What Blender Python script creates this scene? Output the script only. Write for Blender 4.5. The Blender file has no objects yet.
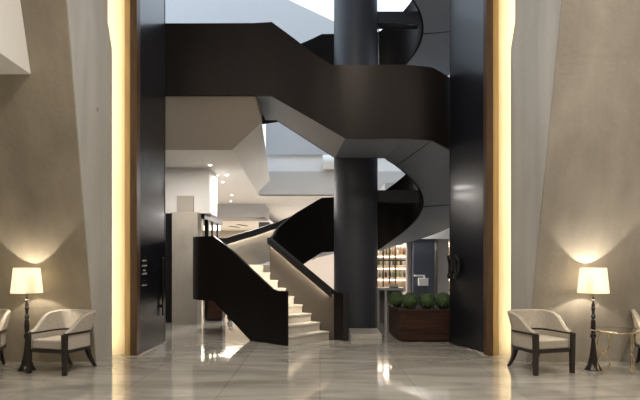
import bpy, bmesh, math, random
from mathutils import Vector, Matrix
random.seed(7)
PI = math.pi
C = bpy.context.scene.collection
F, EYE = 554.0, 1.57

# ------------------------------------------------------------------ materials
def mat(name, col, rough=.5, metal=0., spec=.5, noise=None, bump=None, coat=0., trans=0., emit=None, estr=0.):
    m = bpy.data.materials.new(name); m.use_nodes = True
    nt = m.node_tree; b = nt.nodes['Principled BSDF']
    b.inputs['Base Color'].default_value = (*col, 1)
    b.inputs['Roughness'].default_value = rough
    b.inputs['Metallic'].default_value = metal
    b.inputs['Specular IOR Level'].default_value = spec
    b.inputs['Coat Weight'].default_value = coat
    b.inputs['Coat Roughness'].default_value = .08
    b.inputs['Transmission Weight'].default_value = trans
    if emit:
        b.inputs['Emission Color'].default_value = (*emit, 1)
        b.inputs['Emission Strength'].default_value = estr
    tc = nt.nodes.new('ShaderNodeTexCoord')
    if noise:   # (scale xyz, colour 2, contrast lo, hi, detail, distortion)
        sc, c2, lo, hi, det, dist = noise
        mp = nt.nodes.new('ShaderNodeMapping'); mp.inputs['Scale'].default_value = sc
        nz = nt.nodes.new('ShaderNodeTexNoise'); nz.inputs['Scale'].default_value = 1
        nz.inputs['Detail'].default_value = det; nz.inputs['Distortion'].default_value = dist
        rp = nt.nodes.new('ShaderNodeValToRGB')
        rp.color_ramp.elements[0].position = lo; rp.color_ramp.elements[0].color = (*col, 1)
        rp.color_ramp.elements[1].position = hi; rp.color_ramp.elements[1].color = (*c2, 1)
        nt.links.new(tc.outputs['Object'], mp.inputs['Vector']); nt.links.new(mp.outputs[0], nz.inputs['Vector'])
        nt.links.new(nz.outputs['Fac'], rp.inputs['Fac']); nt.links.new(rp.outputs[0], b.inputs['Base Color'])
    if bump:    # (scale, strength, distance)
        n2 = nt.nodes.new('ShaderNodeTexNoise'); n2.inputs['Scale'].default_value = bump[0]; n2.inputs['Detail'].default_value = 4
        bp = nt.nodes.new('ShaderNodeBump'); bp.inputs['Strength'].default_value = bump[1]; bp.inputs['Distance'].default_value = bump[2]
        nt.links.new(tc.outputs['Object'], n2.inputs['Vector']); nt.links.new(n2.outputs['Fac'], bp.inputs['Height'])
        nt.links.new(bp.outputs[0], b.inputs['Normal'])
    return m

def emis(name, col, s):
    m = bpy.data.materials.new(name); m.use_nodes = True; nt = m.node_tree
    for n in list(nt.nodes): nt.nodes.remove(n)
    e = nt.nodes.new('ShaderNodeEmission'); e.inputs[0].default_value = (*col, 1); e.inputs[1].default_value = s
    o = nt.nodes.new('ShaderNodeOutputMaterial'); nt.links.new(e.outputs[0], o.inputs[0]); return m

M = {}
def concrete(name, a, b):
    """board-marked concrete: cloudy mottling, fine vertical streaks and small tie holes"""
    m = mat(name, a, .75, noise=((1.1, 1.1, .7), b, .3, .72, 10, .25), bump=(14, .25, .02))
    nt = m.node_tree; bs = nt.nodes['Principled BSDF']
    base = bs.inputs['Base Color'].links[0].from_socket
    tc = [n for n in nt.nodes if n.type == 'TEX_COORD'][0]
    mp = nt.nodes.new('ShaderNodeMapping'); mp.inputs['Scale'].default_value = (3, 3, .35)
    nz = nt.nodes.new('ShaderNodeTexNoise'); nz.inputs['Scale'].default_value = 1; nz.inputs['Detail'].default_value = 6
    rp = nt.nodes.new('ShaderNodeMapRange'); rp.inputs[1].default_value = .3; rp.inputs[2].default_value = .75
    rp.inputs[3].default_value = .88; rp.inputs[4].default_value = 1.1
    mx = nt.nodes.new('ShaderNodeMix'); mx.data_type = 'RGBA'; mx.blend_type = 'MULTIPLY'; mx.inputs[0].default_value = 1
    L = nt.links.new
    L(tc.outputs['Object'], mp.inputs[0]); L(mp.outputs[0], nz.inputs['Vector']); L(nz.outputs['Fac'], rp.inputs[0])
    L(base, mx.inputs[6]); L(rp.outputs[0], mx.inputs[7])
    # sparse dark pits
    vo = nt.nodes.new('ShaderNodeTexVoronoi'); vo.inputs['Scale'].default_value = 1.1
    r2 = nt.nodes.new('ShaderNodeMapRange'); r2.inputs[1].default_value = .025; r2.inputs[2].default_value = .045
    r2.inputs[3].default_value = .45; r2.inputs[4].default_value = 1
    m2 = nt.nodes.new('ShaderNodeMix'); m2.data_type = 'RGBA'; m2.blend_type = 'MULTIPLY'; m2.inputs[0].default_value = 1
    L(tc.outputs['Object'], vo.inputs['Vector']); L(vo.outputs['Distance'], r2.inputs[0])
    L(mx.outputs[2], m2.inputs[6]); L(r2.outputs[0], m2.inputs[7]); L(m2.outputs[2], bs.inputs['Base Color'])
    return m
M['conc_l'] = concrete('taupe_concrete', (.25, .215, .165), (.39, .345, .27))
M['conc_r'] = concrete('grey_concrete', (.31, .28, .24), (.45, .41, .355))
M['conc_side'] = concrete('pale_grey_concrete', (.40, .385, .36), (.47, .455, .43))
M['jamb'] = concrete('limestone_jamb', (.62, .56, .44), (.7, .64, .52))
M['plaster'] = mat('white_plaster', (.80, .785, .765), .8, bump=(30, .05, .005))
M['plaster_warm'] = mat('taupe_plaster', (.42, .38, .335), .8, bump=(30, .05, .005))
M['plaster_mid'] = mat('stone_coloured_plaster', (.50, .47, .44), .8)
M['plaster_grey'] = mat('grey_plaster', (.46, .46, .47), .8, bump=(30, .05, .005))
M['bronze'] = mat('dark_bronze_sheet', (.016, .0128, .0122), .40, .6, .35, noise=((1.2, 1.2, .4), (.0195, .0155, .0145), .3, .7, 4, 1))
M['soffit'] = mat('charcoal_soffit', (.20, .225, .27), .5, .1)
M['column'] = mat('slate_blue_column_paint', (.048, .05, .062), .48, .1)
M['rail'] = mat('handrail_bronze', (.018, .016, .016), .6, .0, .25)
M['lining'] = mat('stair_lining', (.085, .07, .058), .5)
M['lining2'] = mat('pale_stair_lining', (.20, .185, .17), .5)
M['leaf'] = mat('black_lacquer_leaf', (.007, .0075, .012), .28, .0, .35, coat=.15, bump=(3, .05, .02))
M['frame'] = mat('door_frame_wood', (.085, .048, .022), .45, noise=((6, 6, .6), (.05, .026, .012), .3, .7, 6, 2))
M['oak'] = mat('pale_oak', (.42, .29, .13), .5, noise=((6, 6, .5), (.30, .2, .09), .3, .7, 6, 2))
M['black'] = mat('black_metal', (.012, .011, .011), .35, .3)
M['marble_step'] = mat('cream_step_marble', (.58, .545, .49), .3, noise=((1.5, 1.5, 5), (.44, .41, .37), .45, .8, 8, 1.5))
M['led'] = emis('warm_led', (1, .86, .66), 75)
M['led_s'] = emis('shelf_led', (1, .87, .72), 3.5)
M['downlight'] = emis('downlight_glow', (1, .9, .72), 25)
M['white'] = mat('white_lacquer', (.75, .74, .72), .35)
M['navy'] = mat('slate_blue_paint', (.058, .068, .092), .5)
M['greycol'] = mat('pale_grey_column', (.38, .35, .33), .6)
M['shelf'] = mat('cream_shelf', (.55, .46, .36), .5, noise=((4, 4, 4), (.35, .27, .2), .4, .7, 4, .5))
M['walnut'] = mat('dark_walnut', (.055, .020, .010), .5, coat=.0, spec=.3, noise=((1.5, 1.5, 16), (.018, .008, .005), .35, .65, 6, .8))
M['leafgreen'] = mat('boxwood_leaf', (.03, .06, .018), .6, noise=((60, 60, 60), (.13, .21, .08), .35, .7, 3, 0))
M['soil'] = mat('soil', (.03, .02, .015), .9)
M['wood'] = mat('ebonised_wood', (.016, .010, .009), .3, coat=.25)
M['fabric'] = mat('beige_upholstery', (.42, .375, .31), .85, noise=((30, 30, 30), (.36, .32, .265), .4, .7, 4, 0), bump=(220, .3, .004))
M['fabric_l'] = mat('ivory_upholstery', (.44, .40, .35), .85, noise=((30, 30, 30), (.38, .345, .295), .4, .7, 4, 0), bump=(220, .3, .004))
M['gold'] = mat('polished_gold', (.75, .60, .38), .16, 1.)
M['metal'] = mat('silver_metal', (.6, .58, .55), .25, 1.)
M['glass'] = mat('clear_glass', (.92, .95, .94), .02, 0, trans=1)
M['bulb'] = emis('bulb_glow', (1, .85, .6), 30)
M['paper'] = mat('pale_mark_paint', (.55, .53, .5), .5)
M['slot'] = mat('dark_slot', (.03, .028, .026), .7)

# polished marble floor
def floor_mat():
    m = bpy.data.materials.new('polished_marble_floor'); m.use_nodes = True; nt = m.node_tree; b = nt.nodes['Principled BSDF']
    L = nt.links.new
    tc = nt.nodes.new('ShaderNodeTexCoord')
    mp = nt.nodes.new('ShaderNodeMapping'); mp.inputs['Scale'].default_value = (.5, 1.7, 1); mp.inputs['Rotation'].default_value = (0, 0, .12)
    nz = nt.nodes.new('ShaderNodeTexNoise'); nz.inputs['Scale'].default_value = 1.1; nz.inputs['Detail'].default_value = 10; nz.inputs['Distortion'].default_value = 1.6
    rp = nt.nodes.new('ShaderNodeValToRGB'); e = rp.color_ramp.elements
    e[0].position = .32; e[0].color = (.33, .31, .275, 1); e[1].position = .7; e[1].color = (.56, .53, .48, 1)
    x = e.new(.52); x.color = (.45, .425, .38, 1)
    br = nt.nodes.new('ShaderNodeTexBrick'); br.offset = 0; br.inputs['Scale'].default_value = 1
    br.inputs['Brick Width'].default_value = 1.2; br.inputs['Row Height'].default_value = 1.2; br.inputs['Mortar Size'].default_value = .004
    br.inputs['Color1'].default_value = (1, 1, 1, 1); br.inputs['Color2'].default_value = (.88, .88, .88, 1); br.inputs['Mortar'].default_value = (.6, .58, .55, 1)
    mx = nt.nodes.new('ShaderNodeMix'); mx.data_type = 'RGBA'; mx.blend_type = 'MULTIPLY'; mx.inputs[0].default_value = 1
    L(tc.outputs['Object'], mp.inputs[0]); L(mp.outputs[0], nz.inputs['Vector']); L(nz.outputs['Fac'], rp.inputs[0])
    L(tc.outputs['Object'], br.inputs['Vector']); L(rp.outputs[0], mx.inputs[6]); L(br.outputs[0], mx.inputs[7]); L(mx.outputs[2], b.inputs['Base Color'])
    b.inputs['Roughness'].default_value = .07; b.inputs['Specular IOR Level'].default_value = .75
    b.inputs['Coat Weight'].default_value = .35; b.inputs['Coat Roughness'].default_value = .03
    n2 = nt.nodes.new('ShaderNodeTexNoise'); n2.inputs['Scale'].default_value = 1.3; n2.inputs['Detail'].default_value = 2
    bp = nt.nodes.new('ShaderNodeBump'); bp.inputs['Strength'].default_value = .12; bp.inputs['Distance'].default_value = .03
    L(tc.outputs['Object'], n2.inputs['Vector']); L(n2.outputs['Fac'], bp.inputs['Height']); L(bp.outputs[0], b.inputs['Normal'])
    return m
M['floor'] = floor_mat()

# ------------------------------------------------------------------ mesh helpers
def sharpen(bm, deg=32):
    bmesh.ops.recalc_face_normals(bm, faces=bm.faces)
    for f in bm.faces: f.smooth = True
    for e in bm.edges:
        if len(e.link_faces) == 2:
            e.smooth = e.calc_face_angle(0) < math.radians(deg)
        else: e.smooth = False

def obj(name, bm, m, parent=None, bevel=0, seg=2):
    sharpen(bm)
    me = bpy.data.meshes.new(name); bm.to_mesh(me); bm.free()
    me.materials.append(m)
    o = bpy.data.objects.new(name, me); C.objects.link(o)
    if parent is not None: o.parent = parent
    if bevel:
        b = o.modifiers.new('bevel', 'BEVEL'); b.width = bevel; b.segments = seg; b.limit_method = 'ANGLE'
        b.angle_limit = math.radians(40)
    return o

def tag(o, label, cat, group=None):
    o['label'] = label; o['category'] = cat
    if group: o['group'] = group
    return o
def thing(name, label, cat, loc=(0, 0, 0), rz=0, group=None):
    o = bpy.data.objects.new(name, None); C.objects.link(o); o.location = loc; o.rotation_euler = (0, 0, rz)
    o.empty_display_size = .1
    return tag(o, label, cat, group)
def struct(name, bm, m, **k):
    o = obj(name, bm, m, **k); o['kind'] = 'structure'; return o
def dup(root, loc, rz, label, group=None):
    r = root.copy(); C.objects.link(r); r.location = loc; r.rotation_euler = (0, 0, rz); r['label'] = label
    if group: r['group'] = group
    for ch in list(root.children):
        c = ch.copy(); C.objects.link(c); c.parent = r
        for g in list(ch.children):
            d = g.copy(); C.objects.link(d); d.parent = c
    return r

def NB(): return bmesh.new()
def box(bm, x0, x1, y0, y1, z0, z1):
    v = [bm.verts.new(p) for p in ((x0,y0,z0),(x1,y0,z0),(x1,y1,z0),(x0,y1,z0),(x0,y0,z1),(x1,y0,z1),(x1,y1,z1),(x0,y1,z1))]
    for q in ((0,3,2,1),(4,5,6,7),(0,1,5,4),(1,2,6,5),(2,3,7,6),(3,0,4,7)): bm.faces.new([v[i] for i in q])
    return bm
def Box(*a): return box(NB(), *a)
def prism(bm, poly, z0, z1):
    n = len(poly)
    z0 = z0 if hasattr(z0, '__len__') else [z0]*n
    z1 = z1 if hasattr(z1, '__len__') else [z1]*n
    a = [bm.verts.new((p[0], p[1], z)) for p, z in zip(poly, z0)]
    b = [bm.verts.new((p[0], p[1], z)) for p, z in zip(poly, z1)]
    bm.faces.new(a[::-1]); bm.faces.new(b)
    for i in range(n): j = (i+1) % n; bm.faces.new((a[i], a[j], b[j], b[i]))
    return bm
def hull8(bm, A, B):
    """solid between two polygons with the same vertex count"""
    n = len(A); a = [bm.verts.new(p) for p in A]; b = [bm.verts.new(p) for p in B]
    bm.faces.new(a[::-1]); bm.faces.new(b)
    for i in range(n): j = (i+1) % n; bm.faces.new((a[i], a[j], b[j], b[i]))
    return bm
def slab(pts, off):
    o = Vector(off); return hull8(NB(), pts, [tuple(Vector(p)+o) for p in pts])
def loft(bm, rings, closed=False):
    R = [[bm.verts.new(p) for p in r] for r in rings]; n = len(R[0])
    m = len(R)
    for i in range(m if closed else m-1):
        a, b = R[i], R[(i+1) % m]
        for k in range(n): l = (k+1) % n; bm.faces.new((a[k], a[l], b[l], b[k]))
    if not closed: bm.faces.new(R[0][::-1]); bm.faces.new(R[-1])
    return bm
def lathe(bm, prof, n=28, cx=0, cy=0, cz=0, cap=True):
    rings = []
    for r, z in prof:
        rings.append([bm.verts.new((cx+max(r,1e-4)*math.cos(2*PI*k/n), cy+max(r,1e-4)*math.sin(2*PI*k/n), cz+z)) for k in range(n)])
    for a, b in zip(rings, rings[1:]):
        for k in range(n): l = (k+1) % n; bm.faces.new((a[k], a[l], b[l], b[k]))
    if cap: bm.faces.new(rings[0][::-1]); bm.faces.new(rings[-1])
    return bm
def tube(bm, pts, r, n=10, closed=False):
    P = [Vector(p) for p in pts]; m = len(P); rings = []
    for i, p in enumerate(P):
        t = (P[(i+1) % m]-P[i-1]) if closed else (P[min(i+1, m-1)]-P[max(i-1, 0)])
        t.normalize(); up = Vector((0,0,1)) if abs(t.z) < .9 else Vector((1,0,0))
        u = t.cross(up).normalized(); w = u.cross(t)
        rr = r[i] if hasattr(r, '__len__') else r
        rings.append([tuple(p+rr*(math.cos(2*PI*k/n)*u+math.sin(2*PI*k/n)*w)) for k in range(n)])
    return loft(bm, rings, closed)

# ================================================================== SETTING
CX = -.14
struct('floor', Box(-9.5, 9.5, -6, 36, -.15, 0), M['floor'])

# leaning concrete walls of the front lobby (solid prisms, front face leans towards the room)
def lerp(a, b, t): return a+(b-a)*t
def lean(name, xo, xb, xt, m, ztop=8.0):
    k = .27; yb, yt = 8.75, 8.75-k*ztop
    e = xb+(.13 if xb < 0 else -.13); s = -1 if xb < 0 else 1
    rings = []
    for z, g in ((0, 0), (5.05, 0), (5.5, .07), (ztop, .07)):
        y = yb-k*z; rings.append([(xo, y, z), (lerp(xb, xt, z/ztop), y, z), (e+s*g, 9.06, z), (xo, 9.06, z)])
    return struct(name, loft(NB(), rings), m)
def leanfront(name, A, Bt, m):
    """thin facing slab over the leaning front, with mitred edges"""
    a = [Vector(p) for p in (A[0], A[1], Bt[1], Bt[0])]
    n = (a[1]-a[0]).cross(a[2]-a[0]).normalized()
    if n.y > 0: n = -n
    return struct(name, hull8(NB(), [tuple(p+n*.03) for p in a], [tuple(p-n*.02) for p in a]), m)
ZT = 8.0; YT = 8.75-.27*ZT
lean('wall_left_return', -9.5, -3.53, -3.28, M['conc_side'])
leanfront('wall_left', [(-9.5, 8.75, 0), (-3.535, 8.75, 0)], [(-9.5, YT, ZT), (-3.285, YT, ZT)], M['conc_l'])
lean('wall_right_return', 9.5, 3.25, 3.20, M['conc_side'])
leanfront('wall_right', [(3.255, 8.75, 0), (4.72, 8.75, 0)], [(3.205, YT, ZT), (6.6, YT, ZT)], M['conc_r'])
leanfront('wall_right_outer', [(4.76, 8.79, 0), (9.5, 8.79, 0)], [(6.66, YT+.04, ZT), (9.5, YT+.04, ZT)], M['conc_side'])

# splayed limestone jambs washed by the concealed strips, dark wood frames
for s, nm in ((-1, 'left'), (1, 'right')):
    X = lambda d: CX+s*d
    # limestone back of the cove; its strip light hides behind the concrete arris
    pts = [(X(3.75), 9.30, 0), (X(3.06), 9.42, 0), (X(3.06), 9.42, 8), (X(3.75), 9.30, 8)]
    struct('trim_jamb_'+nm, slab(pts, (0, .06, 0)), M['jamb'])
    struct('trim_jamb_'+nm+'_end', Box(*sorted((X(3.7), X(3.76))), 9.06, 9.35, 0, 8), M['jamb'])
    struct('trim_jamb_'+nm+'_block', Box(*sorted((X(3.06), X(3.13))), 9.33, 9.42, 5.15, 5.75), M['jamb'])
    bm = NB(); box(bm, *sorted((X(2.93), X(3.04))), 9.28, 9.46, 0, 8.0)
    struct('trim_frame_'+nm, bm, M['frame'])
    struct('trim_frame_'+nm+'_stop', Box(*sorted((X(3.042), X(3.14))), 9.30, 9.36, 0, 8.0), M['oak'])
    # partition between the lobby and the hall, behind the leaning walls
    struct('wall_partition_'+nm, Box(*sorted((X(3.1), X(9.4))), 9.46, 9.66, 0, 8.0), M['plaster_grey'])
    struct('trim_floor_track_'+nm, Box(*sorted((X(2.87), X(2.91))), 9.3, 10.9, 0, .006), M['marble_step'])
    struct('wall_side_'+nm, Box(*sorted((X(9.0), X(9.2))), -6, 36, 0, 8), M['plaster_warm'])
struct('wall_header', Box(-9.5, 9.5, 9.2, 9.66, 8.0, 12.0), M['plaster_grey'])
struct('ceiling_lobby', Box(-9.5, 9.5, -6, 9.3, 8.0, 8.2), M['plaster_warm'])
struct('wall_behind', Box(-9.5, 9.5, -6.2, -6, 0, 8.2), M['plaster_warm'])
# overhanging bulkhead top left
yw = lambda z: 8.75-.27*z
A = [(-9, 4.6, 4.145), (-3.86, 4.6, 4.145), (-3.97, yw(4.145)+.06, 4.145), (-9, yw(4.145)+.06, 4.145)]
B = [(-9, 4.6, 8.0), (-3.95, 4.6, 8.0), (-4.03, yw(8)+.06, 8.0), (-9, yw(8)+.06, 8.0)]
bulk = struct('trim_bulkhead', hull8(NB(), A, B), M['plaster'])

# ---- hall behind the doors
ZC = 4.0
# sloping taupe soffit behind the bridge, then flat white ceiling
tp = [(-9, 10.95, 4.84), (-1.28, 10.95, 4.84), (-1.195, 11.41, 4.455), (-1.91, 12.02, 4.0), (-9, 12.02, 4.0)]
struct('ceiling_soffit', slab(tp, (0, .08, .3)), M['plaster_warm'])
cl = [(-9, 12.02), (-1.91, 12.02), (-2.22, 19.5), (-2.3, 20.2), (5, 20.2), (9.2, 20.2), (9.2, 34), (-9, 34)]
bm = NB(); prism(bm, [(-9, 12.02), (-1.91, 12.02), (-2.22, 19.5), (-2.22, 34), (-9, 34)], 4.0, 4.25)
prism(bm, [(-2.22, 20.02), (9.2, 20.02), (9.2, 34), (-2.22, 34)], 4.0, 4.25)
struct('ceiling_hall', bm, M['plaster'])
fc = [(-1.91, 12.02, 4.0), (-1.195, 11.41, 4.455), (-1.76, 19.5, 4.46), (-2.22, 19.5, 4.0)]
struct('trim_ceiling_facet', hull8(NB(), fc, [(-2.3, 12.1, 4.1), (-1.6, 11.6, 4.75), (-1.95, 19.5, 4.75), (-2.5, 19.5, 4.1)]), M['plaster'])
# stacked fascias and tall wall at the far side of the void
struct('trim_fascia_lower', Box(-2.2, 9.2, 20.0, 20.3, 4.0, 4.84), M['plaster_mid'])
struct('trim_fascia_recess', Box(-2.2, 9.2, 20.12, 20.3, 4.84, 5.5), M['plaster'])
# tall wall whose top runs down diagonally towards the skylight
a = [(-1.96, 20.0, 5.45), (9.2, 20.0, 5.45), (9.2, 20.0, 8.6), (4.05, 20.0, 8.6), (.54, 20.0, 10.25), (-1.05, 20.0, 11.0), (-3, 20.0, 12), (-9, 20, 12), (-9, 20, 7.1), (-1.96, 20, 7.1)]
struct('wall_far_upper', hull8(NB(), a, [(p[0], 20.8, p[2]) for p in a]), M['plaster_grey'])
tb = NB(); tube(tb, [(0.1, 19.9, 5.16), (.6, 19.9, 5.16)], .26, 24)
a = [(-9, 19.2, 5.3), (-2.4, 19.2, 5.3), (-2.4, 19.2, 7.2), (-9, 19.2, 7.2)]
struct('wall_far_left', hull8(NB(), a, [(p[0], 19.6, p[2]) for p in a]), M['plaster_grey'])
tag(obj('duct_sleeve', tb, M['plaster']), 'short pale drum-shaped sleeve at the end of the bright recess left of the big column', 'duct')
# pale sloping ceiling seen above the bridge
a = [(-9, 12.2, 6.9), (-2.5, 12.2, 8.2), (-.6, 19.9, 10.8), (-9, 19.9, 10.8)]
# bulkhead and low ceiling zones
struct('trim_bulkhead_hall', Box(-9, -2.86, 14.3, 15.4, 2.83, 4.0), M['plaster'])
struct('trim_beam_hall', Box(-5.2, -2.34, 23.2, 25.4, 3.45, 4.0), M['plaster_grey'])
struct('ceiling_far', Box(-9, -2.4, 25.4, 34, 3.45, 3.6), M['plaster'])
struct('wall_back', Box(-9.2, 9.2, 33, 33.2, 0, 4.2), M['plaster_warm'])
struct('trim_bulkhead_bar', Box(2.0, 9.2, 17.0, 20.0, 2.28, 4.0), M['plaster'])
struct('wall_bar_right', Box(5.6, 5.8, 10.5, 20, 0, 6), M['plaster_warm'])
struct('wall_hall_left', Box(-9, -3.84, 14.5, 14.7, 0, 2.83), M['plaster_warm'])
d = struct('door_1', Box(-4.8, -4.3, 14.44, 14.5, 0, 2.6), M['greycol'])
bm = NB(); box(bm, -4.1, -3.84, 14.36, 14.5, 0, 2.80); box(bm, -5.0, -4.1, 14.36, 14.5, 2.66, 2.80)
struct('trim_door_surround', bm, M['black'])

# stone pier at left
t = thing('stone_pier', 'pale rectangular stone pier standing left of the stair landing', 'pillar', (-3.45, 14.0, 0))
obj('shaft', Box(-.28, .36, -.02, .45, 0, 2.83), M['conc_r'], t)
obj('upper_block', Box(-.22, .20, .22, .34, 2.83, 3.27), M['plaster_warm'], t)

# ceiling slots and downlights
for (px, py, z) in ((232, 226.5, 3.45), (240, 225, 3.45)):
    Y = (z-EYE)*F/(262-py)*1.0; x = (px-320)/F*Y
    Y = min(Y, 30)
    o = obj('ceiling_slot', slab([(x-.12, Y-.5, z), (x+.05, Y-.5, z), (x+.35, Y+.6, z), (x+.18, Y+.6, z)], (0, 0, -.02)), M['slot'])
    tag(o, ('nearer' if px == 240 else 'further')+' dark slot vent in the warm far ceiling above the stair rail', 'vent')
first = None
dl = [((210, 165), 'highest of the small ceiling downlights above the pier'), ((217, 175), 'ceiling downlight left of its close neighbour in the white ceiling'),
      ((227, 175), 'ceiling downlight nearest the folded white ceiling facet'), ((223, 182), 'ceiling downlight lowest of the tight cluster of four'),
      ((232, 195), 'ceiling downlight just in front of the grey dropped beam'), ((231, 201), 'ceiling downlight closest above the grey dropped beam'),
      ((186, 172), 'ceiling downlight far left beside the tall dark door leaf')]
for (px, py), lab in dl:
    Y = (ZC-EYE)*F/(262-py); x = (px-320)/F*Y
    if first is None:
        first = thing('downlight', lab, 'ceiling light', (x, Y, ZC), 0, 'recessed downlights in the hall ceiling')
        obj('trim_ring', lathe(NB(), [(.06, -.008), (.06, 0), (.038, 0), (.038, -.008)], 20, cap=False), M['white'], first)
        obj('lens', lathe(NB(), [(.0, -.004), (.038, -.004), (.038, 0), (0, 0)], 20, cap=False), M['downlight'], first)
    else: dup(first, (x, Y, ZC), 0, lab)

# ================================================================== DOORS
def door_leaf(side):
    s = -1 if side == 'left' else 1
    xh = CX+s*2.95 if s < 0 else 2.80
    xf = -3.02 if s < 0 else 2.49
    y0, y1 = (9.40, 10.80) if s < 0 else (9.47, 10.62)
    t = thing('door_leaf', 'tall dark lacquered %s door leaf standing open%s' % (side, ' with small pale lettering' if s < 0 else ' behind the planter end'), 'door', (xh, y0, 0))
    dx = xf-xh; dy = y1-y0; L = math.hypot(dx, dy); u = Vector((dx/L, dy/L)); n = Vector((-u.y, u.x))*(1 if s < 0 else -1)
    if (n.x > 0) == (s > 0): n = -n          # n points to the passage centre
    def P(a, b, z): return (u.x*a+n.x*b, u.y*a+n.y*b, z)
    def lb(a0, a1, b0, b1, z0, z1):
        return hull8(NB(), [P(a0,b0,z0), P(a1,b0,z0), P(a1,b1,z0), P(a0,b1,z0)], [P(a0,b0,z1), P(a1,b0,z1), P(a1,b1,z1), P(a0,b1,z1)])
    obj('panel', lb(0, L, -.06, 0, .02, 7.9), M['leaf'], t, bevel=.006)
    obj('edge_strip', lb(L-.03, L+.006, -.065, .005, .02, 7.9), M['black'], t)
    if s < 0:
        h = obj('pull_handle', lb(L-.28, L-.2, .03, .06, .55, 1.65), M['black'], t, bevel=.008)
        obj('handle_mount', lb(L-.26, L-.22, -.001, .03, .7, .76), M['black'], h); obj('handle_mount', lb(L-.26, L-.22, -.001, .03, 1.44, 1.5), M['black'], h)
        # small pale lettering (unreadable in the photograph): rows of little strokes
        random.seed(3)
        rows = [(1.67, 1, .01), (1.60, 8, .02), (1.51, 9, .02), (1.43, 5, .02), (1.37, 9, .022), (1.255, 1, .01), (1.17, 9, .02)]
        for z, k, hh in rows:
            bm = NB(); w = .24*k/9; a = .30-w/2
            for q in range(k):
                ww = w/k; hq = hh*(1 if random.random() < .6 else 1.7)
                c0 = a+q*ww
                A_ = [P(c0+ww*.2, .001, z-hh), P(c0+ww*.38, .001, z-hh), P(c0+ww*.38, .004, z-hh), P(c0+ww*.2, .004, z-hh)]
                B_ = [(p[0], p[1], z-hh+hq) for p in A_]; hull8(bm, A_, B_)
                if k > 1:
                    A_ = [P(c0+ww*.38, .001, z-hh*.4), P(c0+ww*.85, .001, z-hh*.4), P(c0+ww*.85, .004, z-hh*.4), P(c0+ww*.38, .004, z-hh*.4)]
                    hull8(bm, A_, [(p[0], p[1], z-hh*.4+.008) for p in A_])
            o = obj('lettering', bm, M['paper'], t); o['label'] = 'small pale mark' if k == 1 else 'short row of small pale lettering'
    else:
        # sculptural pair of ring pulls
        h = None
        for (a, z0) in ((L-.14, 1.62), (L-.38, 1.62)):
            bm = NB()
            pts = [P(a+.07*math.sin(2*PI*k/24), .075+.03*math.cos(4*PI*k/24), z0-.14+.2*math.cos(2*PI*k/24)) for k in range(24)]
            tube(bm, pts, .026, 10, True)
            h = obj('pull_handle', bm, M['black'], t)
            obj('handle_mount', lb(a-.05, a+.05, -.001, .06, z0-.19, z0-.09), M['black'], h)
    return t
door_leaf('left'); door_leaf('right')

# ================================================================== STAIRCASE
stair = thing('spiral_staircase', 'sweeping dark bronze staircase winding around the central column with marble steps', 'staircase')
H, HP = 4.1, 1.37
dA = Vector((-.745, .667)); R0 = Vector((.5, 11.05)); L0 = R0+1.27*Vector((-.667, -.745))
def lerp(a, b, t): return a+(b-a)*t
def interp(xs, ys, x):
    if x <= xs[0]: return ys[0]
    for i in range(len(xs)-1):
        if x <= xs[i+1]: return lerp(ys[i], ys[i+1], (x-xs[i])/(xs[i+1]-xs[i]))
    return ys[-1]
def catmull(P, i, t):
    p0 = P[max(i-1, 0)]; p1 = P[i]; p2 = P[min(i+1, len(P)-1)]; p3 = P[min(i+2, len(P)-1)]
    return .5*((2*p1)+(p2-p0)*t+(2*p0-5*p1+4*p2-p3)*t*t+(3*p1-p0-3*p2+p3)*t**3)
st = [((-1.08,12.46),(-2.28,11.83),.74,.74),((-1.04,12.75),(-2.66,12.1),.84,.74),((-.99,12.98),(-2.89,12.6),.97,.74),((-.84,13.3),(-2.8,13.2),1.16,.74),
      ((-.61,13.52),(-2.42,13.75),1.37,.76),((-.25,13.75),(-1.8,14.4),1.62,1.0),((.05,13.87),(-1.19,15.0),1.81,1.25),((.5,13.93),(-.3,15.45),1.84,1.65),
      ((.95,13.95),(.6,15.75),1.85,1.85),((1.45,13.9),(1.6,15.8),1.87,1.87)]
for k in range(1, 13):
    ph = PI*k/12
    z = 1.87+2.02*min(1, (k/12)*1.0)
    zo = 1.87+2.02*min(1, (k/12)*1.08)
    st.append(((1.45+.95*math.sin(ph), 13.15+.75*math.cos(ph)), (1.6+(2.05+.55*max(0, math.cos(ph)))*math.sin(ph), 13.1+2.7*math.cos(ph)), z, zo))
NS = len(st)
inn = [Vector(s[0]) for s in st]; out = [Vector(s[1]) for s in st]
SUB = 5
def sample(k, i0=0, i1=None):
    """dense list of (inner xy, outer xy, zi, zo)"""
    i1 = NS-1 if i1 is None else i1
    res = []
    for i in range(i0, i1):
        for j in range(SUB):
            t = j/SUB
            res.append((catmull(inn, i, t), catmull(out, i, t), lerp(st[i][2], st[i+1][2], t)+k*H, lerp(st[i][3], st[i+1][3], t)+k*H))
    s = st[i1]; res.append((Vector(s[0]), Vector(s[1]), s[2]+k*H, s[3]+k*H))
    return res
def normals(P):
    N = []
    for i in range(len(P)):
        t = (P[min(i+1, len(P)-1)]-P[max(i-1, 0)]).normalized(); N.append(Vector((-t.y, t.x)))
    return N
def panel(name, P, zb, zt, side, th, m, parent=stair, off=0):
    """upright sheet following plan curve P; side=+1/-1 picks which side it thickens to"""
    N = normals(P); rings = []
    for p, n, b, t in zip(P, N, zb, zt):
        q0 = p+n*side*off; q1 = p+n*side*(off+th)
        rings.append([(q0.x, q0.y, b), (q0.x, q0.y, t), (q1.x, q1.y, t), (q1.x, q1.y, b)])
    return obj(name, loft(NB(), rings), m, parent)
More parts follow.
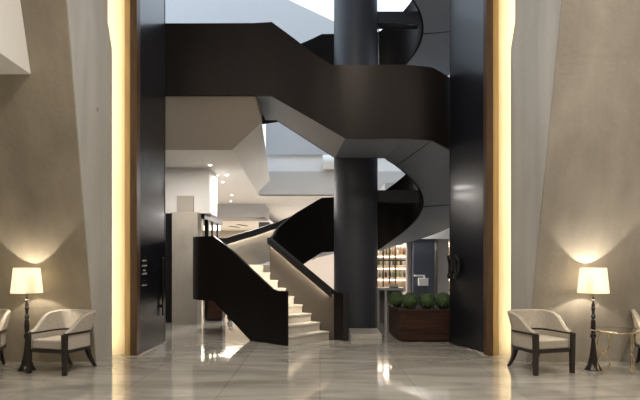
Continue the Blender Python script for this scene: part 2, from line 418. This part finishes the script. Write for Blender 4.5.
def body(name, S, m, zt=.12):
    S = [(a.lerp(b, .008), b.lerp(a, .008), zi+.004, max(zo, zi-.3)+.004) for a, b, zi, zo in S]
    rings = [[(a.x, a.y, zi), (b.x, b.y, zo), (b.x, b.y, zo+zt), (a.x, a.y, zi+zt)] for a, b, zi, zo in S]
    return obj(name, loft(NB(), rings), m, stair)
def treads(S, i0, i1, n, z0, z1, m):
    """n wedge steps between samples i0..i1"""
    for q in range(n):
        a = S[round(lerp(i0, i1, q/n))]; b = S[round(lerp(i0, i1, (q+1)/n))]
        z = lerp(z0, z1, (q+1)/n)
        lo = z-max(.17, (z1-z0)/n+.02)
        w = .08; ai, ao = a[0].lerp(a[1], .04), a[0].lerp(a[1], .96); bi, bo = b[0].lerp(b[1], .04), b[0].lerp(b[1], .96)
        obj('step', prism(NB(), [ai, ao, bo, bi], [min(max(lo, v+.06), z-.03) for v in (a[2], a[3], b[3], b[2])], z), m, stair)

def winders(S, z0, z1, n=5):
    for q in range(n):
        ia, ib = round(lerp(10, 34, q/n)), round(lerp(10, 34, (q+1)/n)); oa, ob_ = round(lerp(30, 44, q/n)), round(lerp(30, 44, (q+1)/n))
        g = lambda i, o, f: S[i][0].lerp(S[o][1], f)
        z = lerp(z0, z1, (q+1)/n)
        obj('step', prism(NB(), [g(ia, oa, .04), g(ia, oa, .96), g(ib, ob_, .96), g(ib, ob_, .04)], z-.2, z), M['marble_step'], stair)
# --- first flight (rises away to the left)
def Rl(s): return R0+dA*s
def Ll(s): return L0+dA*s
zbA = lambda s: max(0.0, (s-1.4)*.62)
ss = [.375, .45, .5, .6, .64, .68, .72, .76, .8, .84, 1.1, 1.32, 1.4, 1.41, 1.8, 1.93, 2.2, 2.6]
ztL = lambda s: interp([.375, .6, .68, .76, .84, 1.32, 1.93, 2.6], [1.025, 1.02, 1.03, 1.055, 1.10, 1.39, 1.78, 2.135], s)
ztR = lambda s: interp([0, .18, .24, 2.12], [.95, .95, .975, 2.10], s)
S0 = sample(0)
# outer balustrade of flight 1 + landing + flight 2, one continuous sheet
S2 = S0
P = [Ll(s) for s in ss[:-1]]+[s_[1] for s_ in S0]
zb = [zbA(s) if s < 2.59 else .74 for s in ss[:-1]]+[s_[3] for s_ in S0]
zt = [ztL(s) for s in ss[:-1]]+[s_[3]+HP+.015 for s_ in S0]
# front level run and third flight back to the left, up to the landing bridge
frontO = [(1.0, 10.4, 3.89), (.47, 10.4, 3.89), (-.94, 10.83, 4.80), (-1.3, 10.85, 4.84), (-3.2, 10.85, 4.84), (-4.4, 10.85, 4.84)]
frontT = [5.27, None, None, None, None, None]
Pf = [Vector((1.0, 10.4)), Vector((.47, 10.4)), Vector((.22, 10.46)), Vector((-.2, 10.6)), Vector((-.55, 10.71)), Vector((-.94, 10.8)), Vector((-1.3, 10.85)), Vector((-2.5, 10.86)), Vector((-4.4, 10.86))]
zbf = [3.89, 3.89, 4.05, 4.33, 4.555, 4.80, 4.84, 4.84, 4.84]
ztf = [5.27, 5.27, 5.29, 5.62, 5.93, 6.25, 6.25, 6.25, 6.25]
ob = panel('outer_balustrade', P+Pf, zb+zbf, zt+ztf, -1, .05, M['bronze'])
# inner balustrade of flight 1
sR = [0, .18, .24, .6, 1.2, 1.7, 2.12]
panel('inner_balustrade', [Rl(s) for s in sR], [max(0, zbA(s)) for s in sR], [ztR(s) for s in sR], 1, .05, M['bronze'])
obj('newel_post', Box(.46, .56, 10.98, 11.10, 0, .97), M['rail'], stair, bevel=.006)
inP = [s_[0] for s_ in S0]; inB = [s_[2] for s_ in S0]; inT = [s_[2]+HP for s_ in S0]
PfI = [Vector((.33, 12.4)), Vector((-.3, 12.5)), Vector((-1.0, 12.66)), Vector((-1.08, 12.5))]
panel('inner_balustrade', inP+PfI[:3], inB+[3.89, 4.32, 4.80], inT+[5.26, 5.69, 6.17], 1, .05, M['bronze'])
# soffit body
body('soffit', S0, M['soffit'])
fr = [(Vector((1.45, 12.4)), Vector((1.6, 10.4)), 3.89, 3.89), (Vector((.33, 12.4)), Vector((.47, 10.4)), 3.89, 3.89),
      (Vector((-1.0, 12.66)), Vector((-.94, 10.82)), 4.80, 4.80), (Vector((-1.26, 12.8)), Vector((-1.27, 10.87)), 4.84, 4.84)]
body('soffit', fr, M['soffit'], .4)
obj('landing_floor', prism(NB(), [(-4.4, 10.9), (-1.25, 10.9), (-1.1, 12.9), (-4.4, 12.9)], 5.1, 5.35), M['marble_step'], stair)
obj('landing_soffit', prism(NB(), [(-4.4, 10.88), (-1.2, 10.88), (-1.2, 10.98), (-4.4, 10.98)], 4.84, 5.1), M['bronze'], stair)
# underside of flight 1 and first landing
sA = [1.4, 1.8, 2.12, 2.4]
nv = Vector((-.667, -.745))
rings = [[(*(Rl(s)+nv*.06), zbA(s)+.01), (*(Ll(s)-nv*.06), zbA(s)+.01), (*(Ll(s)-nv*.06), zbA(s)+.3), (*(Rl(s)+nv*.06), zbA(s)+.3)] for s in sA]
obj('soffit', loft(NB(), rings), M['soffit'], stair)
rise = .167
for n in range(8):
    s0, s1 = .375+.25*n, .375+.25*(n+1)
    a0 = Rl(s0)+Vector((-.667, -.745))*.055; b0 = Rl(s1)+Vector((-.667, -.745))*.055; a1 = Ll(s0)-Vector((-.667, -.745))*.052; b1 = Ll(s1)-Vector((-.667, -.745))*.052
    z1 = rise*(n+1); z0 = max(0.0, zbA(s1)+.02) if n > 3 else 0
    bm = prism(NB(), [a1, a0, b0, b1], z0, z1-.035)
    o = obj('step', bm, M['marble_step'], stair)
    e = dA*-.02
    obj('nosing', prism(NB(), [a1+e, a0+e, b0, b1], z1-.035, z1), M['marble_step'], o, bevel=.004)
lp = [Rl(2.375)+Vector((-.02, 0)), Ll(2.375)-Vector((-.667, -.745))*.06] + [s_[1].lerp(s_[0], .02) for s_ in S0[1:31:2]] + [s_[0].lerp(s_[1], .04) for s_ in S0[10:1:-3]]
obj('landing_floor', prism(NB(), [tuple(p) for p in lp], 1.12, 1.503), M['marble_step'], stair)
winders(S0, 1.503, 2.34)
treads(S0, 44, 48, 1, 2.2, 2.345, M['marble_step'])
treads(S0, 48, 104, 13, 2.34, 4.40, M['marble_step'])
SF = []
for i in range(21):
    t = i/20; SF.append((Vector((1.3, 12.4)).lerp(Vector((-1.1, 12.68)), t), Vector((1.5, 10.45)).lerp(Vector((-1.1, 10.88)), t), 0, 0))
treads(SF, 0, 8, 1, 4.25, 4.42, M['marble_step'])
treads(SF, 8, 19, 6, 4.42, 5.35, M['marble_step'])
# second storey
S1 = sample(1)
panel('outer_balustrade', [s_[1] for s_ in S1[3:]], [s_[3] for s_ in S1[3:]], [s_[3]+HP for s_ in S1[3:]], -1, .05, M['bronze'])
panel('inner_balustrade', [s_[0] for s_ in S1], [s_[2] for s_ in S1], [s_[2]+HP for s_ in S1], 1, .05, M['bronze'])
body('soffit', S1, M['soffit'])
winders(S1, 1.503+H, 2.34+H)
treads(S1, 48, 104, 13, 2.34+H, 4.40+H, M['marble_step'])
# outer end closes on the upper bridge
# tie beams from the column into the well
for k in range(2):
    obj('tie_beam', Box(1.33, 2.34, 12.95, 13.3, 2.98+k*4.18, 3.25+k*4.18), M['column'], stair)
# panel joints on the great soffit
for S_, k in ((S0, 75), (S0, 100), (S1, 75)):
    a, b = S_[k][0], S_[k][1]; zz = S_[k][2]; zo_ = S_[k][3]; u_ = (b-a).normalized(); n_ = Vector((-u_.y, u_.x))*.008
    a = a+u_*.06; b = b-u_*.06
    ring = lambda p, z: [(p.x-n_.x, p.y-n_.y, z-.006), (p.x+n_.x, p.y+n_.y, z-.006), (p.x+n_.x, p.y+n_.y, z+.02), (p.x-n_.x, p.y-n_.y, z+.02)]
    obj('joint', loft(NB(), [ring(a, zz), ring(b, zo_)]), M['black'], stair)
# lining + handrail + led, flight 1 inner side
def off(P, d):
    N = normals(P); return [p+n*d for p, n in zip(P, N)]
PR = [Rl(s) for s in sR]
side = 1
def railset(P, zt, side, length_led=None, lin=M['lining'], zb=None, tall=.15, wid=.085):
    lining = panel('lining', P, zb, [z-.02 for z in zt], side, .012, lin, off=.052)
    h = panel('handrail', P, [z-.05 for z in zt], [z+.017 for z in zt], side, wid, M['rail'], off=.065)
    panel('rail_fascia', P, [z-tall for z in zt], [z+.017 for z in zt], side, .012, M['rail'], parent=h, off=.065+wid)
    P2 = [P[0].lerp(P[1], .3)]+list(P[1:]); zt = [lerp(zt[0], zt[1], .3)]+list(zt[1:])
    l = panel('led_strip', P2, [z-.065 for z in zt], [z-.051 for z in zt], side, .03, M['led'], parent=h, off=.075)
    l['label'] = 'warm glowing light strip under the handrail'
    return h
railset(PR[2:], [ztR(s) for s in sR[2:]], 1, zb=[max(0.01, zbA(s)+.02) for s in sR[2:]], tall=.12, wid=.07)
Pm = P[len(ss)-1+8: len(ss)-1+42]; zm = zt[len(ss)-1+8: len(ss)-1+42]
railset(Pm, zm, -1, lin=M['lining2'], zb=[z-1.32 for z in zm], tall=.15, wid=.07)

# ---- great column
col = thing('round_column', 'massive round slate-dark column in the middle of the staircase', 'column', (.835, 12.95, 0))
obj('shaft', lathe(NB(), [(.51, .0), (.51, 12.0)], 96), M['column'], col)
obj('joint_rod', tube(NB(), [(.53, -.02, 5.35), (.53, -.02, 7.1)], .012, 8), M['metal'], col)
pl = obj('marble_plinth', Box(.64, 1.26, 11.3, 12.3, 0, .1), M['marble_step'], bevel=.006)
tag(pl, 'low pale marble block on the floor in front of the round column', 'plinth')

# ================================================================== LEFT HALL PIECES
t = thing('glass_partition', 'dark framed glass partition running back beside the stone pier', 'partition', (-3.06, 14.5, 0))
obj('top_rail', Box(-.05, .05, -.05, 2.6, 2.70, 2.82), M['black'], t)
for y, w in ((.45, .06), (1.2, .03), (2.0, .03)):
    obj('post', Box(-w, w, y-w, y+w, 0, 2.70), M['black'], t)
obj('glass_pane', Box(-.006, .006, .03, 2.55, .05, 2.70), M['glass'], t)
t = thing('glass_partition', 'far dark-topped screen post seen just above the stair rail', 'partition', (-2.25, 23.6, 0))
obj('top_rail', Box(-.35, .1, -.1, .9, 3.0, 3.26), M['black'], t)
obj('post', Box(-.12, .08, -.05, .12, 0, 3.0), M['black'], t)
t = thing('side_cabinet', 'low dark cabinet under the stair landing beside the pier', 'cabinet', (-2.86, 14.75, 0))
obj('body', Box(-.14, .26, 0, .5, .06, .84), M['walnut'], t, bevel=.01)
obj('plinth_base', Box(-.12, .24, .02, .48, 0, .06), M['black'], t)
obj('cabinet_top', Box(-.16, .28, -.02, .52, .84, .88), M['black'], t, bevel=.005)
t = thing('cut_flowers', 'small white flower heads in a low vase on the floor beyond the stair', 'flowers', (-2.42, 14.9, 0))
obj('vase', lathe(NB(), [(.05, 0), (.09, .08), (.06, .16), (.055, .16), (.0, .1)], 16, cap=False), M['black'], t)
for k in range(7):
    a = k*2.4; r = .03+.02*k
    f = obj('flower_head', lathe(NB(), [(.0, -.02), (.025, -.01), (.03, .01), (.015, .03), (0, .032)], 10, r*math.cos(a), r*math.sin(a), .2+.03*(k % 4), cap=False), M['white'], t)
    obj('stem', tube(NB(), [(0, 0, .12), (r*math.cos(a), r*math.sin(a), .19+.03*(k % 4))], .004, 6), M['leafgreen'], f)

# ================================================================== BAR SIDE
t = thing('display_shelving', 'warmly lit bottle display shelving behind a dark metal grid', 'shelving', (1.7, 19.3, 0))
obj('back_panel', Box(0, 3.8, .45, .5, 0, 2.28), M['shelf'], t)
for z in (.62, 1.02, 1.45, 1.82):
    s_ = obj('shelf', Box(0, 3.8, .1, .45, z-.02, z+.01), M['shelf'], t)
    l = obj('led_strip', Box(.02, 3.78, .40, .43, z+.30, z+.32), M['led_s'], s_)
obj('led_strip', Box(.02, 3.78, .38, .44, 2.2, 2.24), M['led_s'], t)
obj('base_cabinet', Box(0, 3.8, .02, .45, 0, .56), M['white'], t)
for x in (.28, .5, .72, .92, 1.42, 2.9, 3.4):
    obj('mullion', Box(x-.022, x+.022, -.03, .03, 0, 2.28), M['black'], t)
for z in (.60, 1.63):
    obj('crossbar', Box(0, 3.8, -.025, .025, z-.03, z+.03), M['black'], t)
bcols = [mat('bottle_amber', (.35, .16, .05), .15, coat=.4), mat('bottle_green', (.08, .12, .06), .15, coat=.4), mat('bottle_clear', (.6, .58, .52), .1, coat=.4), mat('bottle_dark', (.04, .03, .03), .15, coat=.4)]
bnames = ['amber', 'green', 'pale clear', 'near-black']
protos = []
tiers = [(1.03, 'middle'), (1.46, 'upper'), (1.83, 'top')]
protos = {}
random.seed(5)
for zi, tier in tiers:
    for q in range(12):
        x = 1.7+.14+q*.125+random.uniform(-.02, .02); ci = random.randrange(4)
        lab = '%s bottle on the %s lit shelf of the bar display' % (bnames[ci], tier)
        grp = '%s bottles on the %s display shelf' % (bnames[ci], tier)
        if ci not in protos:
            b = thing('bottle', lab, 'bottle', (x, 19.55, zi), 0, grp)
            obj('glass_body', lathe(NB(), [(.0, 0), (.036, 0), (.038, .02), (.038, .15), (.03, .175), (.014, .2), (.013, .24)], 14, cap=False), bcols[ci], b)
            obj('cap', lathe(NB(), [(.015, .235), (.015, .262)], 10), M['black'], b)
            protos[ci] = b
        else: dup(protos[ci], (x, 19.55, zi), 0, lab, grp)

tag(obj('slate_pillar', Box(2.86, 3.53, 17.02, 17.6, 0, 2.275), M['navy'], bevel=.01), 'square slate-blue pillar behind the box hedges', 'pillar')
tag(obj('grey_pillar', Box(3.62, 3.98, 17.1, 17.6, 0, 2.275), M['greycol'], bevel=.01), 'narrow pale grey pillar right of the slate-blue pillar', 'pillar')
tag(obj('grey_pilaster', Box(2.72, 2.84, 17.3, 17.6, 0, 2.275), M['greycol'], bevel=.01), 'slim pale upright between the lit shelving and the slate-blue pillar', 'pillar')
t = thing('wall_light', 'small white swing-arm light with a pale square shade on the slate-blue pillar', 'wall light', (2.9, 16.9, 1.15))
obj('arm', Box(-.02, .30, -.02, .0, -.02, .03), M['white'], t); obj('drop', Box(.25, .30, -.02, 0, -.07, -.02), M['white'], t)
obj('bracket', Box(-.02, .03, 0, .13, -.02, .03), M['white'], t)
obj('shade', Box(.10, .39, -.09, .09, -.30, -.07), M['white'], t, bevel=.008)

t = thing('bar_counter', 'narrow white counter just right of the round column', 'counter', (1.47, 14.3, 0))
obj('countertop', Box(-.02, .72, -.05, .55, .84, .90), M['white'], t, bevel=.006)
obj('side_panel', Box(.0, .06, .0, .5, 0, .84), M['white'], t); obj('side_panel', Box(.2, .26, .0, .5, 0, .84), M['white'], t); obj('side_panel', Box(.62, .68, 0, .5, 0, .84), M['white'], t)
obj('back_board', Box(.06, .62, .44, .5, 0, .84), M['greycol'], t)
tray = thing('serving_tray', 'shallow pale tray on the white counter', 'tray', (1.92, 14.45, .90))
obj('plate', lathe(NB(), [(.0, 0), (.1, 0), (.16, .03), (.155, .035), (.1, .01), (0, .01)], 24, cap=False), M['white'], tray)
for k, (dx, lab) in enumerate(((-.09, 'left'), (.0, 'middle'), (.09, 'right'))):
    g = obj('drinking_glass', lathe(NB(), [(.0, .012), (.028, .012), (.034, .10), (.031, .10), (.026, .018), (0, .018)], 16, cap=False), M['glass'])
    g.location = (1.92+dx*.9, 14.45, .90); tag(g, lab+' small clear glass standing on the pale counter tray', 'glass', 'glasses on the counter tray')

# planter with clipped balls
pt = thing('planter', 'long dark wooden planter box in front of the right door leaf', 'planter', (1.58, 10.86, 0), math.radians(0))
W_, D_ = 1.3, 1.2
bm = NB(); fl = [(0, 0), (W_, 0), (W_-.08, D_), (-.08, D_)]
prism(bm, fl, .03, .62)
obj('box', bm, M['walnut'], pt, bevel=.008)
obj('soil', prism(NB(), [(.06, .06), (W_-.06, .06), (W_-.14, D_-.06), (-.02, D_-.06)], .60, .63), M['soil'], pt)
obj('top_rim', prism(NB(), [(-.015, -.015), (W_+.015, -.015), (W_+.015, .04), (-.015, .04)], .595, .64), M['walnut'], pt, bevel=.005)
obj('top_rim', prism(NB(), [(-.015, .04), (.04, .04), (-.05, D_), (-.1, D_)], .595, .64), M['walnut'], pt, bevel=.005)
obj('plinth_base', prism(NB(), [(.03, .03), (W_-.03, .03), (W_-.1, D_-.03), (-.03, D_-.03)], 0, .03), M['black'], pt)
for z in (.24, .45): obj('groove', Box(.01, W_-.01, -.003, .0, z, z+.006), M['black'], pt)
def boxball(r, seed):
    rnd = random.Random(seed); bm = NB()
    bmesh.ops.create_icosphere(bm, subdivisions=3, radius=r*.93)
    for v in bm.verts: v.co *= 1+rnd.uniform(-.03, .03)
    for k in range(1500):
        z = rnd.uniform(-1, 1); a = rnd.uniform(0, 2*PI); s = math.sqrt(1-z*z); n = Vector((s*math.cos(a), s*math.sin(a), z))
        c = n*r*rnd.uniform(.92, 1.03)
        u = n.orthogonal().normalized(); w = n.cross(u); th = rnd.uniform(0, 2*PI)
        u2 = (math.cos(th)*u+math.sin(th)*w); w2 = n.cross(u2); d = (u2+n*rnd.uniform(-.2, .9)).normalized()
        l = .022; h = .008
        vs = [bm.verts.new(c+w2*h), bm.verts.new(c+d*l+w2*h*.6), bm.verts.new(c+d*l*1.3), bm.verts.new(c+d*l-w2*h*.6), bm.verts.new(c-w2*h)]
        bm.faces.new(vs)
    return bm
bl = [((1.60, 11.62), .158, 'leftmost and furthest back clipped green ball in the planter'), ((1.81, 11.17), .162, 'clipped green ball second from left in the dark planter'),
      ((2.15, 11.12), .162, 'clipped green ball third from left in the dark planter'), ((2.485, 11.17), .158, 'clipped green ball fourth from left in the dark planter'),
      ((2.76, 11.4), .14, 'clipped green ball at the right end, half hidden by the door leaf')]
for k, ((x, y), r, lab) in enumerate(bl):
    b = thing('boxwood_ball', lab, 'shrub', (x, y, .64), 0, 'clipped boxwood balls in the planter')
    f = obj('foliage', boxball(r, k), M['leafgreen'], b); f.location = (0, 0, r*.93)
    obj('trunk', tube(NB(), [(0, 0, -.02), (.003, 0, r*.5)], .012, 8), M['soil'], b)

# ================================================================== ARMCHAIRS
def shell_xy(a, rx, ry):
    """horseshoe plan: a in [-1,1]; front is -y"""
    half = abs(a); s = 1 if a > 0 else -1
    # straight arm then superellipse back
    if half > .62:
        t = (half-.62)/.38; return (s*rx, -t*.36)
    t = half/.62*PI/2
    e = .72
    return (s*rx*abs(math.sin(t))**e, ry*abs(math.cos(t))**e)
def make_chair(label, fab, group):
    t = thing('armchair', label, 'armchair', (0, 0, 0), 0, group)
    n = 56; A = [-1+2*i/n for i in range(n+1)]
    def ring(a, top, bot, rx, ry, th, flare):
        x, y = shell_xy(a, rx, ry); x2, y2 = shell_xy(a, rx-th, ry-th)
        k = flare
        return x, y, x2, y2
    rx, ry = .315, .30
    def prof_top(a):
        h = abs(a)
        return interp([0, .45, .60, .70, .78, .86, .92, 1], [.855, .855, .835, .79, .725, .655, .62, .605], h)
    # upper upholstered back
    rings = []
    for a in A:
        x, y = shell_xy(a, rx, ry); zt_ = prof_top(a); z0 = .575
        fl = (zt_-.58)*.28
        L = math.hypot(x, y+.05) or 1; dx, dy = x/L, (y+.05)/L if abs(a) < .62 else 0
        if abs(a) >= .62: dx = 1 if a > 0 else -1; dy = .0
        th = .06
        ox, oy = x+dx*.01, y+dy*.01; ix, iy = x-dx*th, y-dy*th
        tx, ty = dx*fl*.6, dy*fl+.1*fl
        m_ = zt_-.02
        rings.append([(ox, oy, z0), (ox+tx*.5, oy+ty*.5, (z0+m_)/2), (ox+tx, oy+ty, m_), ((ox+ix)/2+tx, (oy+iy)/2+ty, zt_), (ix+tx, iy+ty, m_), (ix+tx*.5, iy+ty*.5, (z0+m_)/2), (ix, iy, z0)])
    obj('backrest', loft(NB(), rings), fab, t, bevel=.006)
    # lower side panels
    rings = []
    for a in A:
        x, y = shell_xy(a, rx-.008, ry-.008); L = math.hypot(x, y+.05) or 1; dx, dy = (x/L, (y+.05)/L) if abs(a) < .62 else ((1 if a > 0 else -1), 0)
        rings.append([(x, y, .345), (x, y, .55), (x-dx*.045, y-dy*.045, .55), (x-dx*.045, y-dy*.045, .345)])
    obj('side_upholstery', loft(NB(), rings), fab, t)
    # wooden rails
    for nm, z0, z1, th, g in (('arm_rail', .55, .578, .055, .012), ('seat_frame', .30, .345, .05, .006)):
        rings = []
        for a in A:
            x, y = shell_xy(a, rx+g, ry+g); L = math.hypot(x, y+.05) or 1; dx, dy = (x/L, (y+.05)/L) if abs(a) < .62 else ((1 if a > 0 else -1), 0)
            rings.append([(x, y, z0), (x, y, z1), (x-dx*th, y-dy*th, z1), (x-dx*th, y-dy*th, z0)])
        bm = loft(NB(), rings)
        if nm == 'seat_frame': box(bm, -rx, rx, -.372, -.33, .30, .345)
        obj(nm, bm, M['wood'], t)
    # cushion, slightly domed
    cp = []
    for i in range(17):
        q = -PI/2+PI*i/16; cp.append((.255*math.sin(q) if abs(q) < 1.5 else .255*math.copysign(1, q), 0))
    bm = NB(); pl_ = [(-.262, -.365), (.262, -.365)]+[(shell_xy(a, rx-.06, ry-.06)) for a in [1-.05-1.9*i/30 for i in range(1, 30)]]
    pl_ = [(-.262, -.365), (.262, -.365), (.262, -.1)]+[shell_xy(a, .262, .24) for a in [.6-1.2*i/20 for i in range(21)]]+[(-.262, -.1)]
    prism(bm, pl_, .345, .485)
    obj('seat_cushion', bm, fab, t, bevel=.03, seg=4)
    # front legs run up to the arm rail
    for sx in (-1, 1):
        bm = NB(); x = sx*.305
        hull8(bm, [(x-.030, -.392, 0), (x+.030, -.392, 0), (x+.030, -.34, 0), (x-.030, -.34, 0)], [(x-.036, -.398, .57), (x+.036, -.398, .57), (x+.036, -.333, .57), (x-.036, -.333, .57)])
        obj('leg', bm, M['wood'], t, bevel=.005)
        # sabre rear legs
        rings = []
        for i in range(9):
            q = i/8; z = .32*(1-q); o_ = .15*q**1.8; w = lerp(.031, .02, q); cx_, cy_ = sx*(.20+.02*q), .215+o_
            rings.append([(cx_-w, cy_-w, z), (cx_+w, cy_-w, z), (cx_+w, cy_+w, z), (cx_-w, cy_+w, z)])
        obj('leg', loft(NB(), rings), M['wood'], t)
    return t
g = 'dark-legged tub armchairs along the lobby walls'
chA = make_chair('ivory tub armchair with dark legs right of the left floor lamp', M['fabric_l'], g)
thL = math.atan2(-.29, .957)
chA.location = (-3.71, 8.08, 0); chA.rotation_euler = (0, 0, -.29)
chB = make_chair('beige tub armchair with dark legs left of the right floor lamp', M['fabric'], g)
chB.location = (3.17, 8.10, 0); chB.rotation_euler = (0, 0, .29)
dup(chA, (-4.96, 8.1, 0), .29, 'ivory tub armchair cut off by the left edge of the photograph')
dup(chB, (5.06, 8.24, 0), -.29, 'beige tub armchair cut off by the right edge behind the glass table')

# ================================================================== FLOOR LAMPS
def shade_mat():
    m = bpy.data.materials.new('cream_lamp_shade'); m.use_nodes = True; nt = m.node_tree
    for n_ in list(nt.nodes): nt.nodes.remove(n_)
    d = nt.nodes.new('ShaderNodeBsdfDiffuse'); d.inputs[0].default_value = (.85, .8, .7, 1)
    tr = nt.nodes.new('ShaderNodeBsdfTranslucent'); tr.inputs[0].default_value = (.97, .93, .84, 1)
    mx = nt.nodes.new('ShaderNodeMixShader'); mx.inputs[0].default_value = .62
    o = nt.nodes.new('ShaderNodeOutputMaterial')
    nt.links.new(d.outputs[0], mx.inputs[1]); nt.links.new(tr.outputs[0], mx.inputs[2]); nt.links.new(mx.outputs[0], o.inputs[0])
    return m
M['shade'] = shade_mat()
def lamp(label, loc):
    t = thing('floor_lamp', label, 'floor lamp', loc, 0, 'floor lamps flanking the doorway')
    obj('base', lathe(NB(), [(.0, 0), (.12, 0), (.12, .012), (.10, .035), (.077, .09), (.057, .17), (.042, .27), (.031, .37), (.026, .43)], 28, cap=False), M['wood'], t)
    obj('stem', lathe(NB(), [(.026, .43), (.026, .45), (.04, .47), (.045, .495), (.036, .52), (.026, .535), (.030, .56), (.036, .64), (.03, .72), (.02, .74), (.027, .755), (.036, .775), (.027, .795),
        (.018, .81), (.022, .86), (.03, .90), (.02, .925), (.027, .945), (.02, .965), (.012, .985), (.012, 1.06)], 20), M['wood'], t)
    obj('collar', lathe(NB(), [(.03, 1.0), (.036, 1.015), (.03, 1.03)], 20), M['metal'], t)
    sh = obj('lamp_shade', lathe(NB(), [(.214, 1.12), (.178, 1.485), (.175, 1.485), (.211, 1.12), (.214, 1.12)], 48, cap=False), M['shade'], t)
    bm = NB(); tube(bm, [(-.178, 0, 1.47), (.178, 0, 1.47)], .003, 6); tube(bm, [(0, 0, 1.06), (0, 0, 1.16)], .012, 8)
    obj('shade_spider', bm, M['metal'], t)
    b = obj('bulb', lathe(NB(), [(.0, 1.16), (.018, 1.165), (.03, 1.2), (.02, 1.23), (0, 1.235)], 14, cap=False), M['bulb'], t)
    L_ = bpy.data.lights.new('lamp_bulb', 'POINT'); L_.energy = LAMP_W; L_.color = (1, .88, .70); L_.shadow_soft_size = .018
    lo = bpy.data.objects.new('lamp_bulb_light', L_); C.objects.link(lo); lo.parent = t; lo.location = (0, 0, 1.27)
    return t
LAMP_W = 14
lamp('left floor lamp with cream shade and turned dark stem beside the ivory armchair', (-4.27, 8.07, 0))
lamp('right floor lamp with cream shade and turned dark stem beside the glass table', (3.98, 8.07, 0))

# ================================================================== GLASS TABLE
t = thing('side_table', 'round glass side table on gold ring legs beside the right lamp', 'table', (4.19, 7.82, 0))
obj('glass_top', lathe(NB(), [(.0, .604), (.34, .604), (.345, .61), (.34, .616), (0, .616)], 56, cap=False), M['glass'], t)
obj('gold_rim', tube(NB(), [(.346*math.cos(2*PI*k/64), .346*math.sin(2*PI*k/64), .608) for k in range(64)], .010, 8, True), M['gold'], t)
for ang in (math.radians(187), math.radians(-8)):
    cx_, cy_ = .2*math.cos(ang), .2*math.sin(ang)
    yaw = 0.25 if ang > 3 else 1.2
    for zc in (.151, .447):
        pts = [(cx_+.10*math.cos(q)*math.cos(yaw), cy_+.10*math.cos(q)*math.sin(yaw), zc+.143*math.sin(q)) for q in [2*PI*k/40 for k in range(40)]]
        obj('ring_leg', tube(NB(), pts, .0095, 8, True), M['gold'], t)

# ================================================================== LIGHTS
def area(name, loc, size, energy, col, rot=(0, 0, 0), spread=None):
    L_ = bpy.data.lights.new(name, 'AREA'); L_.shape = 'RECTANGLE'; L_.size, L_.size_y = size; L_.energy = energy; L_.color = col
    if spread: L_.spread = math.radians(spread)
    o = bpy.data.objects.new(name, L_); C.objects.link(o); o.location = loc; o.rotation_euler = rot; return o
# concealed strips washing the jambs (fixed to the hidden side of the frames)
for s in (-1, 1):
    o = area('cove_strip_light', (CX+s*3.44, 9.14, 4.0), (.04, 7.8), 17, (1, .80, .47))
    d = Vector((-s*.45, .9, 0)).normalized(); z = -d; y = Vector((0, 0, 1)); xx = y.cross(z).normalized()
    o.rotation_euler = Matrix((xx, y, z)).transposed().to_euler()
# unseen area lights added overhead to give the lobby its ambient fill
for x in (-5, 0, 5):
    for y in (1.0, 5.5):
        area('lobby_fill_light', (x, y, 7.9), (1.6, 1.6), 108, (1, .92, .80))
# hall: broad glow of the downlights, plus added fill lights
area('hall_overhead_area_light', (-5, 16.9, 3.9), (3, 2), 190, (1, .93, .87))
area('hall_overhead_area_light', (-2.5, 17, 3.9), (.5, 4), 135, (1, .93, .87))
area('hall_overhead_area_light', (-3.2, 12.6, 3.92), (.5, .5), 34, (1, .93, .84))  # added to brighten the pier and curved stair end; no fixture
area('hall_overhead_area_light', (-5, 29, 3.35), (4, 4), 260, (1, .84, .64))
area('hall_floor_bounce_light', (1.5, 28, 3.9), (4, 4), 380, (1, .95, .93))  # added fill; its bounce off the floor brightens the hall ceiling
area('bar_ceiling_light', (3.4, 18.5, 2.2), (2.5, .6), 50, (1, .85, .68))

area('bar_counter_fill_light', (2.3, 16.93, 2.9), (1.6, .12), 45, (1, .92, .82), (math.radians(55), 0, 0))  # fill light added to brighten the white counter; no real fixture here
# world: soft overcast sky above the roof light
w = bpy.data.worlds.new('sky'); bpy.context.scene.world = w; w.use_nodes = True
bg = w.node_tree.nodes['Background']; bg.inputs[0].default_value = (.76, .88, 1, 1); bg.inputs[1].default_value = 1.15

# ================================================================== CAMERA
cam = bpy.data.cameras.new('camera'); co = bpy.data.objects.new('camera', cam); C.objects.link(co)
co.location = (0, 0, EYE); co.rotation_euler = (PI/2, 0, 0)
cam.sensor_width = 36; cam.lens = 36*F/640; cam.shift_y = 62/640; cam.clip_end = 200
sc = bpy.context.scene; sc.camera = co
sc.view_settings.view_transform = 'Standard'; sc.view_settings.look = 'None'; sc.view_settings.exposure = 1.0; sc.view_settings.gamma = 1
sc.cycles.max_bounces = 8; sc.cycles.diffuse_bounces = 4; sc.cycles.glossy_bounces = 4; sc.cycles.transmission_bounces = 6
sc.cycles.caustics_reflective = False; sc.cycles.sample_clamp_indirect = 4
sc.cycles.use_denoising = True
